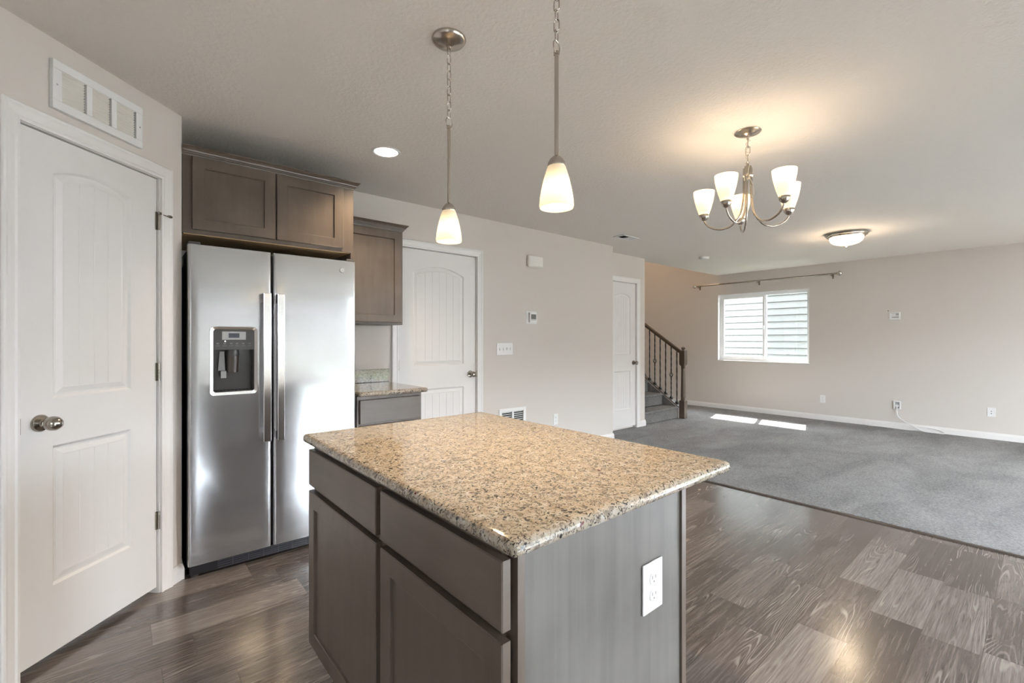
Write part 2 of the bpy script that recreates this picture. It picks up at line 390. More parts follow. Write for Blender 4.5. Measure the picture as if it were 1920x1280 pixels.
# ------------------------------------------------------------------ panel doors
CP = [(0.0, 0.0), (0.0, 0.011), (0.010, 0.013), (0.017, 0.010), (0.030, 0.013), (0.042, 0.015), (0.050, 0.019), (0.058, 0.019), (0.062, 0.015), (0.062, 0.0)]
def casing_mesh(xf, xl, xr, zt, z0=0.0, k=1.0):
    m = M(xf); ls = [[], [], [], []]
    for w, t in CP:
        w *= k
        for l, q in zip(ls, [(xl-w, -t, z0), (xl-w, -t, zt+w), (xr+w, -t, zt+w), (xr+w, -t, z0)]): l.append(q)
    m.loops(ls, False, True, True); return m
def door_leaf(xf, x0, x1, z0, z1, panels, y=0.012, th=0.036, planks=6):
    """moulded two panel door; panels = (px0, px1, pz0, pz1, rise)"""
    m = M(xf); NS = 16
    panels = sorted(panels, key=lambda q: q[2]); a0, a1 = panels[0][0], panels[0][1]
    m.quad((x0,y,z0),(a0,y,z0),(a0,y,z1),(x0,y,z1)); m.quad((a1,y,z0),(x1,y,z0),(x1,y,z1),(a1,y,z1))
    zb = z0
    for i, (p0, p1, q0, q1, rise) in enumerate(panels):
        m.quad((a0,y,zb),(a1,y,zb),(a1,y,q0),(a0,y,q0))
        hw = (p1-p0)/2; xc = (p0+p1)/2
        arch = lambda x, q1=q1, rise=rise, hw=hw, xc=xc: q1 + rise*(1-((x-xc)/hw)**2)
        nxt = panels[i+1][2] if i+1 < len(panels) else z1
        xs = [p0 + (p1-p0)*k/NS for k in range(NS+1)]
        if i+1 == len(panels) or rise > 0:
            for a, c in zip(xs, xs[1:]): m.quad((a,y,arch(a)),(c,y,arch(c)),(c,y,nxt),(a,y,nxt)); 
            zb = nxt
        else: zb = q1
        def ring(d, dep):
            l = [(p0+d, y+dep, q0+d), (p1-d, y+dep, q0+d)]
            for k in range(NS, -1, -1):
                x = p0+d + (p1-p0-2*d)*k/NS; l.append((x, y+dep, arch(x)-d))
            return l
        m.loops([ring(0, 0), ring(0.010, 0.009), ring(0.018, 0.009), ring(0.040, 0.003), ring(0.044, 0.004)])
        d = 0.044; f0, f1 = p0+d, p1-d
        px = []
        for k in range(planks+1):
            g = f0 + (f1-f0)*k/planks
            if k == 0: px.append((g, 0.004))
            elif k == planks: px.append((g, 0.004))
            else: px += [(g-0.003, 0.004), (g, 0.0060), (g+0.003, 0.004)]
            if k < planks:
                w = (f1-f0)/planks; px += [(g + w*0.33, 0.004), (g + w*0.66, 0.004)]
        px = sorted(px)
        for (xa, da), (xb, db) in zip(px, px[1:]):
            m.quad((xa,y+da,q0+d),(xb,y+db,q0+d),(xb,y+db,arch(xb)-d),(xa,y+da,arch(xa)-d))
    Y = y+th
    m.quad((x0,Y,z0),(x1,Y,z0),(x1,Y,z1),(x0,Y,z1)); m.quad((x0,y,z0),(x0,Y,z0),(x0,Y,z1),(x0,y,z1)); m.quad((x1,y,z0),(x1,Y,z0),(x1,Y,z1),(x1,y,z1))
    m.quad((x0,y,z0),(x1,y,z0),(x1,Y,z0),(x0,Y,z0)); m.quad((x0,y,z1),(x1,y,z1),(x1,Y,z1),(x0,Y,z1))
    return m
def knob(xf, x, z, parent, y=0.012, egg=False):
    m = M(xf)
    m.lathe([(0.0, y), (0.033, y), (0.033, y-0.004), (0.029, y-0.010), (0.014, y-0.014), (0.011, y-0.020)], (x, 0, z), 28, 'Y', False, False)
    k = m.build('door_knob', NICKELD, parent, smooth=35)
    m = M(xf)
    if egg:
        pr = [(0.011, -0.004), (0.015, -0.014), (0.024, -0.026), (0.0275, -0.040), (0.0265, -0.054), (0.020, -0.066), (0.010, -0.0735), (0.0005, -0.075)]
    else:
        pr = [(0.011, -0.004), (0.013, -0.018), (0.022, -0.028), (0.027, -0.040), (0.025, -0.052), (0.016, -0.060), (0.0005, -0.062)]
    m.lathe(pr, (x, 0, z), 28, 'Y'); m.build('knob_handle', NICKELD, k, smooth=40); return k
def hinge(xf, x, z, parent, y=0.0, pin=False):
    m = M(xf)
    for k in range(3): m.lathe([(0.0001, -0.0445+k*0.0297), (0.0055, -0.0445+k*0.0297), (0.0055, -0.0155+k*0.0297), (0.0001, -0.0155+k*0.0297)], (x, y-0.004, z), 12)
    m.box(x-0.012, x-0.004, y+0.001, y+0.0065, z-0.0445, z+0.0445)
    h = m.build('hinge', NICKELD, parent, smooth=35)
    if pin:
        q = M(xf); q.tube([(x-0.012, y-0.02, z+0.036), (x, y-0.010, z+0.034), (x+0.035, y-0.03, z+0.030)], 0.003, 8)
        q.lathe([(0.0001, -0.012), (0.006, -0.012), (0.0075, 0.0), (0.006, 0.008), (0.0001, 0.008)], (x+0.037, y-0.032, z+0.030), 12, 'X')
        q.lathe([(0.0001, -0.006), (0.006, -0.006), (0.006, 0.006), (0.0001, 0.006)], (x-0.014, y-0.021, z+0.036), 12, 'X')
        q.build('hinge_pin_stop', NICKELD, h, smooth=40)
    return h
def make_door(n, xf, x0, x1, z0, z1, panels, knob_x, knob_z, hinge_x, hinges, wl, loc, pin=False, egg=False, latch=None, fz=0.0, k=1.0, planks=6):
    d = thing(f'door_{n}', loc, kind='structure')
    cs = casing_mesh(xf, x0-0.008, x1+0.008, z1+0.006, fz, k)
    cs.box(x0-0.008, x0-0.003, 0.0, 0.059, fz, z1+0.006); cs.box(x1+0.003, x1+0.008, 0.0, 0.059, fz, z1+0.006); cs.box(x0-0.008, x1+0.008, 0.0, 0.059, z1+0.004, z1+0.009)
    cs.build('door_casing', TRIM, d)
    lf = door_leaf(xf, x0, x1, z0, z1, panels, planks=planks).build('door_leaf', DOORW, d)
    knob(xf, knob_x, knob_z, d, egg=egg)
    for hz in hinges: hinge(xf, hinge_x, hz, d, 0.006, pin and hz == hinges[-1])
    if latch is not None: M(xf).box(latch-0.002, latch+0.003, -0.001, 0.013, knob_z-0.03, knob_z+0.03).build('latch_plate', NICKELD, d)
    return d
make_door(1, PAN, -0.400, 0.200, 0.030, 2.058, [(-0.279, 0.060, 1.03, 1.915, 0.040), (-0.279, 0.060, 0.293, 0.843, 0.0)], -0.325, 0.940, 0.2035, (0.362, 1.101, 1.851), 0, (-0.07, 2.665, 0), pin=True, egg=True, latch=-0.402, planks=4)
make_door(2, MAIN, 1.791, 2.598, 0.012, 2.052, [(1.931, 2.460, 1.03, 1.85, 0.068), (1.931, 2.460, 0.24, 0.822, 0.0)], 2.535, 0.934, 1.787, (0.28, 1.042, 1.80), 0, (2.195, 3.58, 0), latch=2.600)
make_door(3, CLOS, 4.980, 5.585, 0.045, 2.054, [(5.10, 5.465, 1.05, 1.86, 0.045), (5.10, 5.465, 0.29, 0.826, 0.0)], 5.535, 0.934, 4.975, (0.3, 1.04, 1.8), 0, (5.28, 3.83, 0.012), fz=0.012, k=1.15, planks=5)

# ------------------------------------------------------------------ wall devices
def outlet(xf, x, z, w, h, label, parent=None, name='outlet', y=0.0):
    o = thing(name, xf @ Vector((x, y, z - h/2)), label, 'outlet')
    m = M(xf); m.box(x-w/2, x+w/2, y-0.006, y-0.0003, z-h/2, z+h/2); m.build('cover_plate', PLASTIC, o, bevel=0.003)
    for s_ in (-1, 1):
        q = M(xf); cz = z + s_*0.0205; pts = []
        for k in range(20):
            a = 2*PI*k/20; pts.append((x + 0.0165*math.cos(a), max(-0.0135, min(0.0135, 0.0165*math.sin(a))) + cz))
        q.loops([[(px, y-0.0055, pz) for px, pz in pts], [(px, y-0.0078, pz) for px, pz in pts]], True, False, True)
        rc = q.build('receptacle', PLASTIC, o)
        q = M(xf); q.box(x-0.0075, x-0.0055, y-0.0083, y-0.0079, cz-0.001, cz+0.008); q.box(x+0.0055, x+0.0075, y-0.0083, y-0.0079, cz-0.001, cz+0.007)
        q.lathe([(0.0001, 0), (0.0025, 0)], (x, y-0.0082, cz-0.0075), 10, 'Y'); q.build('slots', SLOT, rc)
    return o
def grille(xf, x0, x1, z0, z1, cols, rows, name, label, louver_mat, back, border=0.028, dep=0.012, cat='vent', over=0.80):
    g = thing(name, xf @ Vector(((x0+x1)/2, 0, z0)), label, cat)
    f = M(xf); b_ = border; y0, y1 = -dep, -0.0005
    f.box(x0, x1, y0, y1, z0, z0+b_); f.box(x0, x1, y0, y1, z1-b_, z1); f.box(x0, x0+b_, y0, y1, z0+b_, z1-b_); f.box(x1-b_, x1, y0, y1, z0+b_, z1-b_)
    ix0, ix1 = x0+b_, x1-b_; cw = (ix1-ix0)/cols
    for c in range(1, cols): f.box(ix0+c*cw-0.012, ix0+c*cw+0.012, y0, y1, z0+b_, z1-b_)
    f.build('frame', PLASTIC, g, bevel=0.002)
    M(xf).box(ix0, ix1, -0.0012, -0.0006, z0+b_, z1-b_).build('back_panel', back, g)
    iz0, iz1 = z0+b_, z1-b_; rh = (iz1-iz0)/rows
    for c in range(cols):
        q = M(xf); a0 = ix0+c*cw+(0.012 if c else 0); a1 = ix0+(c+1)*cw-(0.012 if c < cols-1 else 0)-0.007
        for r in range(rows):
            z = iz0+r*rh; zt_ = z+rh*0.96; q.quad((a0, -dep+0.0015, zt_), (a1, -dep+0.0015, zt_), (a1, -0.002, zt_-rh*over), (a0, -0.002, zt_-rh*over))
            q.quad((a0, -dep+0.0015, zt_), (a1, -dep+0.0015, zt_), (a1, -dep+0.0015, zt_-rh*0.14), (a0, -dep+0.0015, zt_-rh*0.14))
        q.build('louvers', louver_mat, g)
    for sx_ in (x0+b_*0.45, x1-b_*0.45):
        q = M(xf); q.lathe([(0.0001, -dep-0.002), (0.003, -dep-0.002), (0.004, -dep)], (sx_, 0, (z0+z1)/2), 10, 'Y'); q.build('screw', SILVERP, g)
    return g
grille(PAN, -0.303, 0.092, 2.163, 2.354, 3, 11, 'transfer_grille', 'white three section air grille on the angled wall above the pantry door', CREAMP, DARKIN, 0.034, 0.018, over=1.25)
grille(MAIN, 2.874, 3.232, 0.25, 0.562, 2, 12, 'return_air_grille', 'white louvered return grille low on the wall right of the white door', PLASTIC, DARKIN, 0.034, 0.012, over=0.5)
outlet(MAIN, 3.686, 0.375, 0.074, 0.120, 'white outlet low on the wall between louvered grille and wall corner')
outlet(EAST, -2.302, 0.340, 0.076, 0.118, 'white wall plate on the far wall below the right edge of the window')
# cable plate
cp = thing('cable_wall_plate', EAST @ Vector((-0.482, 0, 0.295)), 'white plate with two dark sockets near the right end of far wall', 'wall plate')
M(EAST).box(-0.520, -0.445, -0.006, -0.0003, 0.295, 0.410).build('cover_plate', PLASTIC, cp, bevel=0.003)
for z_ in (0.362, 0.336):
    q = M(EAST); q.lathe([(0.0001, -0.012), (0.004, -0.012), (0.005, -0.011), (0.005, -0.005)], (-0.482, 0, z_), 12, 'Y'); q.build('socket', NICKELD, cp, smooth=40)
# four gang switch
sw = thing('light_switch', MAIN @ Vector((2.95, 0, 1.105)), 'white four gang toggle switch plate on the wall right of the white door', 'light switch')
M(MAIN).box(2.847, 3.055, -0.006, -0.0003, 1.107, 1.227).build('cover_plate', PLASTIC, sw, bevel=0.003)
for k in range(4):
    x = 2.951 + (k-1.5)*0.046; up = k >= 2
    q = M(MAIN); q.box(x-0.0055, x+0.0055, -0.0068, -0.0061, 1.155, 1.179); q.build('toggle_slot', SILVERP, sw)
    q = M(MAIN); z1 = 1.181 if up else 1.153
    q.loops([[(x-0.0045, -0.006, 1.162), (x+0.0045, -0.006, 1.162), (x+0.0045, -0.006, 1.172), (x-0.0045, -0.006, 1.172)],
             [(x-0.0035, -0.018, z1-0.004), (x+0.0035, -0.018, z1-0.004), (x+0.0035, -0.018, z1+0.004), (x-0.0035, -0.018, z1+0.004)]], True, True, True)
    q.build('toggle', PLASTIC, sw)
# thermostat
th = thing('thermostat', MAIN @ Vector((3.31, 0, 1.44)), 'white thermostat with small dark screen on the kitchen wall above the switches', 'thermostat')
M(MAIN).box(3.245, 3.392, -0.004, -0.0003, 1.430, 1.562).build('wall_plate', PLASTIC, th, bevel=0.003)
M(MAIN).box(3.276, 3.376, -0.028, -0.004, 1.444, 1.548).build('housing', PLASTIC, th, bevel=0.004)
M(MAIN).box(3.290, 3.362, -0.0295, -0.0281, 1.478, 1.530).build('screen', LCDG, th)
M(MAIN).box(3.290, 3.362, -0.0295, -0.0281, 1.465, 1.473).build('button_row', SILVERP, th)
# door chime
dc = thing('door_chime', MAIN @ Vector((3.36, 0, 2.03)), 'ivory door chime box high on the kitchen wall above the thermostat', 'door chime')
q = M(MAIN); q.box(3.250, 3.466, -0.030, -0.0004, 2.032, 2.152); q.build('base', CREAMP, dc, bevel=0.012, seg=3)
q = M(MAIN); ls = []
for k in range(13):
    x = 3.256 + 0.204*k/12; u = (k-6)/6; yy = -0.046 + 0.012*u*u; hh_ = 0.053 - 0.004*u*u
    ls.append([(x, yy, 2.092-hh_), (x, yy, 2.092+hh_), (x, -0.029, 2.092+hh_), (x, -0.029, 2.092-hh_)])
q.loops(ls, True, True, True); q.build('cover', pm('cream cover', (0.74, 0.71, 0.67), 0.4), dc, bevel=0.003)
# recessed tv boxes on the far wall
def media_box(x0, x1, z0, z1, label, kind):
    t = thing('media_box', EAST @ Vector(((x0+x1)/2, 0, z0)), label, 'wall box')
    m = M(EAST); b_ = 0.015; y0 = -0.022
    m.box(x0, x1, y0, -0.0005, z0, z0+b_); m.box(x0, x1, y0, -0.0005, z1-b_, z1); m.box(x0, x0+b_, y0, -0.0005, z0+b_, z1-b_); m.box(x1-b_, x1, y0, -0.0005, z0+b_, z1-b_)
    m.build('frame', PLASTIC, t, bevel=0.003)
    M(EAST).box(x0+b_, x1-b_, -0.003, -0.0006, z0+b_, z1-b_).build('back_panel', SILVERP if kind == 'power' else PLASTIC, t)
    if kind == 'power': pass
    else:
        M(EAST).box(x0+b_+0.012, x1-b_, -0.0075, -0.0035, z0+0.033, z0+0.040).build('cable_slot', SLOT, t)
        M(EAST).box(x1-b_-0.034, x1-b_-0.002, -0.010, -0.003, z0+0.060, z1-b_-0.004).build('receptacle', SILVERP, t)
    return t
media_box(-1.486, -1.366, 1.543, 1.650, 'white recessed box with dark slot at head height on far wall', 'slot')
media_box(-1.440, -1.360, 0.284, 0.398, 'white recessed box with plugged in cord low on far wall', 'power')
q = M(EAST); q.lathe([(0.0001, -0.028), (0.006, -0.028), (0.006, -0.024), (0.0025, -0.022), (0.0025, 0.0)], (-1.496, 0, 1.672), 10, 'Y', True)
tag(q.build('wall_screw', IRON, smooth=40), 'dark screw at upper left corner of the slotted wall box', 'screw')
pc = thing('power_cord', EAST @ Vector((-1.40, -0.03, 0.012)), 'thin white power cord hanging from the low wall box to the carpet', 'cord')
q = M(EAST); q.box(-1.418, -1.382, -0.030, -0.0035, 0.318, 0.344); q.build('plug', PLASTIC, pc, bevel=0.004)
def ecord(pts, r=0.0055): 
    q = M(EAST); q.tube(crom(pts, 8), r, 8); return q
ecord([(-1.40, -0.030, 0.325), (-1.398, -0.036, 0.25), (-1.38, -0.055, 0.19), (-1.31, -0.075, 0.13), (-1.22, -0.075, 0.085), (-1.16, -0.06, 0.045), (-1.10, -0.05, 0.019),
       (-0.98, -0.05, 0.018), (-0.92, -0.06, 0.018), (-0.905, -0.045, 0.03), (-0.96, -0.026, 0.055), (-1.06, -0.024, 0.070), (-1.14, -0.028, 0.068), (-1.18, -0.03, 0.045), (-1.22, -0.04, 0.020),
       (-1.35, -0.05, 0.018), (-1.50, -0.035, 0.019), (-1.58, -0.035, 0.020), (-1.70, -0.045, 0.019), (-1.75, -0.03, 0.022), (-1.70, -0.026, 0.026)]).build('cord', PLASTIC, pc, smooth=60)
q = M(EAST); q.box(-1.765, -1.715, -0.044, -0.016, 0.014, 0.036); q.build('cord_connector', PLASTIC, pc, bevel=0.004)
# spring door stop by the closet corner
ds = thing('door_stop', (4.735, 3.70, 0.05), 'small white spring door stop on the baseboard at the wall corner', 'door stop')
q = M(); pts = [(4.735 + 0.055*k/60, 3.70 + 0.006*math.cos(k*1.2), 0.05 + 0.006*math.sin(k*1.2)) for k in range(61)]
q.tube(pts, 0.0014, 6); q.build('spring', NICKELD, ds, smooth=60)
q = M(); q.lathe([(0.0001, 0), (0.008, 0), (0.009, 0.012), (0.0001, 0.014)], (4.790, 3.70, 0.05), 14, 'X'); q.build('bumper', PLASTIC, ds, smooth=40)
q = M(); q.lathe([(0.0001, 0), (0.010, 0), (0.008, 0.004), (0.0001, 0.004)], (4.7337, 3.70, 0.05), 14, 'X'); q.build('mount', NICKELD, ds, smooth=40)

# ------------------------------------------------------------------ cabinets
def shaker(xf, x0, x1, z0, z1, yf, th=0.020, st=0.057, dep=0.009):
    m = M(xf); a0, a1, b0, b1 = x0+st, x1-st, z0+st, z1-st
    c = 0.0025
    o0 = lambda d, y: [(x0+d, y, z0+d), (x1-d, y, z0+d), (x1-d, y, z1-d), (x0+d, y, z1-d)]
    i0 = lambda d, y: [(a0+d, y, b0+d), (a1-d, y, b0+d), (a1-d, y, b1-d), (a0+d, y, b1-d)]
    m.loops([o0(0, yf+th), o0(0, yf+c), o0(c, yf), i0(-0.001, yf), i0(0.0015, yf+0.002), i0(0.003, yf+dep), i0(0.005, yf+dep)], True, True, True)
    return m
def slab(xf, x0, x1, z0, z1, yf, th=0.020, c=0.0025):
    m = M(xf); o0 = lambda d, y: [(x0+d, y, z0+d), (x1-d, y, z0+d), (x1-d, y, z1-d), (x0+d, y, z1-d)]
    m.loops([o0(0, yf+th), o0(0, yf+c), o0(c, yf)], True, True, True); return m
CROWN = [(0.0, 0.0), (0.004, 0.0), (0.006, 0.008), (0.011, 0.010), (0.012, 0.017), (0.018, 0.019), (0.021, 0.026), (0.031, 0.038), (0.036, 0.041), (0.036, 0.047), (0.0, 0.047)]
def crown(x0, x1, yf, yb, z, left=False):
    m = M(); ls = [[(x0, yf-o, z+h) for o, h in CROWN], [(x1+o, yf-o, z+h) for o, h in CROWN], [(x1+o, yb, z+h) for o, h in CROWN]]
    m.loops(ls, True, True, True); return m
# over-fridge cabinet
oc = thing('over_fridge_cabinet', (0.70, 3.27, 1.80), 'dark stained two door cabinet above the stainless refrigerator', 'cabinet')
q = M(); q.box(0.246, 1.168, 2.990, 3.575, 1.832, 2.262); q.box(1.150, 1.168, 2.990, 3.575, 1.792, 1.832); q.build('body', CAB, oc, bevel=0.001)
M().box(0.252, 1.146, 2.996, 3.57, 1.827, 1.8316).build('bottom_panel', RAWW, oc)
for a, b_ in ((0.288, 0.694), (0.702, 1.096)): shaker(I4, a, b_, 1.853, 2.243, 2.969).build('door', CAB, oc)
crown(0.244, 1.168, 2.990, 3.575, 2.247).build('crown_molding', CAB, oc)
# wall cabinet
wc = thing('wall_cabinet', (1.42, 3.42, 1.37), 'dark stained single door wall cabinet between the refrigerator and white door', 'cabinet')
q = M(); q.box(1.176, 1.667, 3.272, 3.575, 1.376, 2.112); q.build('body', CAB, wc, bevel=0.001)
shaker(I4, 1.200, 1.650, 1.392, 2.088, 3.252).build('door', CAB, wc)
crown(1.176, 1.667, 3.272, 3.575, 2.098).build('crown_molding', CAB, wc)
# base cabinet and its counter
bc = thing('base_cabinet', (1.42, 3.27, 0.0), 'dark stained base cabinet under the short granite counter beside the refrigerator', 'cabinet')
q = M(); q.box(1.185, 1.664, 2.975, 3.575, 0.10, 0.882); q.box(1.185, 1.664, 3.04, 3.575, 0.0, 0.10); q.build('body', CAB, bc, bevel=0.001)
q = slab(I4, 1.200, 1.645, 0.700, 0.858, 2.955); q.build('drawer', CABH, bc)
shaker(I4, 1.200, 1.645, 0.115, 0.685, 2.955).build('door', CAB, bc)
ct = thing('countertop', (1.43, 3.25, 0.883), 'short tan granite countertop beside the refrigerator', 'countertop')
M().box(1.180, 1.692, 2.918, 3.578, 0.883, 0.915).build('slab', GRAN, ct, bevel=0.0145, seg=4)
M().box(1.180, 1.690, 3.558, 3.579, 0.916, 1.020).build('backsplash', GRAN, ct, bevel=0.002)

# ------------------------------------------------------------------ refrigerator
fr = thing('refrigerator', (0.71, 3.25, 0.0), 'stainless steel side by side refrigerator with ice and water dispenser', 'refrigerator')
FX0, FX1, FY = 0.264, 1.154, 2.908
q = M(); q.box(0.274, 1.144, 2.985, 3.56, 0.03, 1.755); q.build('cabinet_body', BLACK, fr, bevel=0.004)
M().box(0.2732, 0.2742, 3.27, 3.39, 1.690, 1.745).build('rating_label', CREAMP, fr)
def bowed(x0, x1, z0, z1, y0, y1, hole=None):
    """gently bowed door front with rounded vertical edges; hole = (hx0, hx1, hz0, hz1)"""
    m = M(); r = 0.016; ps = []
    for k in range(7):
        a = PI/2*k/6; ps.append((x0 + r*(1-math.sin(a)), y0 + r*(1-math.cos(a))))
    ps = ps[::-1]
    n = 10
    mid = [x0+r + (x1-x0-2*r)*k/n for k in range(1, n)]
    if hole: mid = sorted([x for x in mid if min(abs(x-hole[0]), abs(x-hole[1])) > 0.012] + [hole[0], hole[1]])
    ps += [(x, y0) for x in mid]
    for k in range(7):
        a = PI/2*k/6; ps.append((x1 - r*(1-math.sin(a)), y0 + r*(1-math.cos(a))))
    bow = lambda x, z: 0.005*(abs((z-0.915)/0.85)**3)
    zs = [z0 + (z1-z0)*k/16 for k in range(17)]
    if hole: zs = sorted([z for z in zs if min(abs(z-hole[2]), abs(z-hole[3])) > 0.03] + [hole[2], hole[3]])
    idx = {}; vs = []; fs = []
    for i, z in enumerate(zs):
        for j, (x, y) in enumerate(ps): idx[i, j] = len(vs); vs.append((x, y + bow(x, z), z))
    for i in range(len(zs)-1):
        for j in range(len(ps)-1):
            if hole and zs[i] >= hole[2]-1e-6 and zs[i+1] <= hole[3]+1e-6 and ps[j][0] >= hole[0]-1e-6 and ps[j+1][0] <= hole[1]+1e-6: continue
            fs.append((idx[i,j], idx[i,j+1], idx[i+1,j+1], idx[i+1,j]))
    m.add(vs, fs)
    loop = lambda z: [(x, y + bow(x, z), z) for x, y in ps]
    for z in (z0, z1):
        l = loop(z) + [(x1, y1, z), (x0, y1, z)]; m.quad(*l)
    for x, jj in ((x0, 0), (x1, -1)):
        for a, b_ in zip(zs, zs[1:]):
            pa = loop(a)[jj]; pb = loop(b_)[jj]; m.quad(pa, pb, (x, y1, b_), (x, y1, a))
    m.quad((x0,y1,z0),(x1,y1,z0),(x1,y1,z1),(x0,y1,z1))
    return m
DX0, DX1, DZ0, DZ1 = 0.372, 0.572, 0.972, 1.318
fd = bowed(FX0, 0.659, 0.072, 1.762, FY, 2.980, (DX0, DX1, DZ0, DZ1)).build('freezer_door', STEEL, fr, smooth=30)
rd = bowed(0.670, FX1, 0.072, 1.762, FY, 2.980).build('fridge_door', STEEL, fr, smooth=30)
def fhandle(x0, x1, par):
    h = M(); h.box(x0, x1, 2.848, 2.862, 0.688, 1.523); h = h.build('door_handle', STEELB, par, bevel=0.003)
    for a, b_ in ((1.470, 1.522), (0.689, 0.735)):
        k = M(); k.box(x0+0.002, x1-0.004, 2.861, FY+0.003, a, b_); k.build('handle_mount', STEELB, h, bevel=0.002)
fhandle(0.605, 0.645, fd); fhandle(0.677, 0.715, rd)
# dispenser
q = M(); 
def rrect(x0, x1, z0, z1, r, y, top=0.0):
    l = []
    for cx, cz, a0 in ((x1-r, z0+r, -90), (x1-r, z1-r, 0), (x0+r, z1-r, 90), (x0+r, z0+r, 180)):
        for k in range(6):
            a = R(a0 + 90*k/5); l.append((cx + r*math.cos(a), y, cz + r*math.sin(a)))
    return l
q.loops([rrect(DX0-0.015, DX1+0.016, DZ0-0.014, DZ1+0.014, 0.022, FY+0.001), rrect(DX0-0.013, DX1+0.014, DZ0-0.012, DZ1+0.012, 0.021, FY-0.004),
         rrect(DX0+0.002, DX1-0.002, DZ0+0.004, DZ1-0.002, 0.012, FY-0.001), rrect(DX0+0.004, DX1-0.004, DZ0+0.006, DZ1-0.004, 0.010, FY+0.010)])
q.build('dispenser_frame', STEELB, fd, smooth=40)
q = M(); q.box(DX0+0.002, DX1-0.002, FY+0.004, FY+0.012, 1.205, DZ1-0.002); q.build('control_panel', CHAR, fd, bevel=0.001)
q = M(); q.box(DX0+0.001, DX1-0.001, FY+0.066, FY+0.0685, DZ0, 1.21); q.box(DX0, DX0+0.004, FY+0.002, FY+0.068, DZ0, 1.21); q.box(DX1-0.004, DX1, FY+0.002, FY+0.068, DZ0, 1.21)
q.box(DX0, DX1, FY+0.012, FY+0.068, 1.205, 1.209); q.box(DX0, DX1, FY+0.004, FY+0.068, DZ0, DZ0+0.008); q.build('dispenser_recess', CHAR, fd)
q = M(); q.box(0.415, 0.529, FY+0.0015, FY+0.0045, 1.260, 1.305); q.build('display_bezel', SILVERP, fd, bevel=0.001)
q = M(); q.box(0.446, 0.497, FY+0.0005, FY+0.002, 1.271, 1.296); q.build('display_screen', LCD, fd)
q = M()
for x in (0.395, 0.428, 0.458, 0.486, 0.516, 0.548): q.box(x-0.010, x+0.010, FY+0.0030, FY+0.0042, 1.226, 1.2285); q.box(x-0.006, x+0.006, FY+0.0030, FY+0.0042, 1.236, 1.243)
q.build('button_marks', pm('printed grey marks', (0.20, 0.19, 0.19), 0.5), fd)
q = M(); q.lathe([(0.0001, 0), (0.0035, 0)], (0.430, FY+0.0030, 1.2515), 10, 'Y'); q.build('indicator_light', pm('lit indicator', (1, 1, 1), 0.5, emit=(1, 1, 1), es=1.5), fd)
q = M(); q.lathe([(0.030, 1.207), (0.034, 1.180), (0.031, 1.170), (0.0001, 1.170)], (0.470, FY+0.040, 0), 20); q.build('ice_chute', CHAR, fd, smooth=40)
q = M(); ls = []
for k in range(9):
    z = 1.170 - 0.090*k/8; w = 0.030 - 0.002*k/8; ls.append([(0.470 + w*math.sin(a), FY+0.034 + 0.010*k/8 - 0.018*math.cos(a), z) for a in [R(-80 + 160*j/8) for j in range(9)]])
q.loops(ls, False); q.build('ice_paddle', pm('smoked paddle', (0.075, 0.06, 0.05), 0.18), fd, smooth=50)
q = M(); q.add([(0.408, FY+0.03, 1.196), (0.428, FY+0.02, 1.196), (0.436, FY+0.045, 1.090), (0.404, FY+0.055, 1.090), (0.414, FY+0.034, 1.05), (0.440, FY+0.034, 1.05), (0.440, FY+0.036, 1.088), (0.414, FY+0.036, 1.088)], [(0,1,2,3), (4,5,6,7)])
q.build('water_paddle', pm('light grey lever', (0.40, 0.40, 0.40), 0.3), fd)
q = M()
for k in range(9): q.box(DX0+0.018+k*0.0185, DX0+0.028+k*0.0185, FY+0.014, FY+0.052, DZ0+0.008, DZ0+0.0105)
q.build('drip_grate', SLOT, fd)
# badge: ring with scripted loop
q = M(); q.lathe([(0.0125, FY+0.001), (0.0140, FY-0.0022), (0.0155, FY-0.0022), (0.0165, FY+0.001)], (1.066, 0.0015, 1.700), 24, 'Y')
q.lathe([(0.0001, FY-0.0008), (0.0128, FY-0.0008), (0.0128, FY+0.001)], (1.066, 0.0015, 1.700), 24, 'Y')
for cxx in (1.0615, 1.0705): q.tube([(cxx + 0.0042*math.cos(2*PI*k/14), FY-0.0005, 1.700 + 0.0055*math.sin(2*PI*k/14)) for k in range(14)], 0.0009, 6, closed=True)
q.build('badge', STEELB, rd, smooth=40)
q = M(); q.box(0.276, 1.142, 2.945, 2.99, 0.010, 0.064)
gq = q.build('base_grille', BLACK, fr, bevel=0.003)
q = M()
for k in range(4): q.box(0.40, 1.125, 2.941, 2.9455, 0.016+k*0.012, 0.0195+k*0.012)
for k in range(9): q.box(0.47+k*0.077, 0.473+k*0.077, 2.940, 2.9455, 0.014, 0.060)
q.build('grille_bars', pm('dark grey grille bars', (0.06, 0.06, 0.075), 0.4), gq)
for x in (0.298, 1.118):
    q = M(); q.lathe([(0.0001, 0), (0.017, 0), (0.017, 0.012), (0.008, 0.016), (0.008, 0.03)], (x, 2.965, 0.0), 16); q.build('leveling_foot', CHAR, fr, smooth=40)
for x0_, x1_ in ((0.268, 0.320), (1.098, 1.150)):
    q = M(); q.box(x0_, x1_, 2.925, 3.03, 1.7625, 1.779); q.build('hinge_cover', CHAR, fr, bevel=0.004)

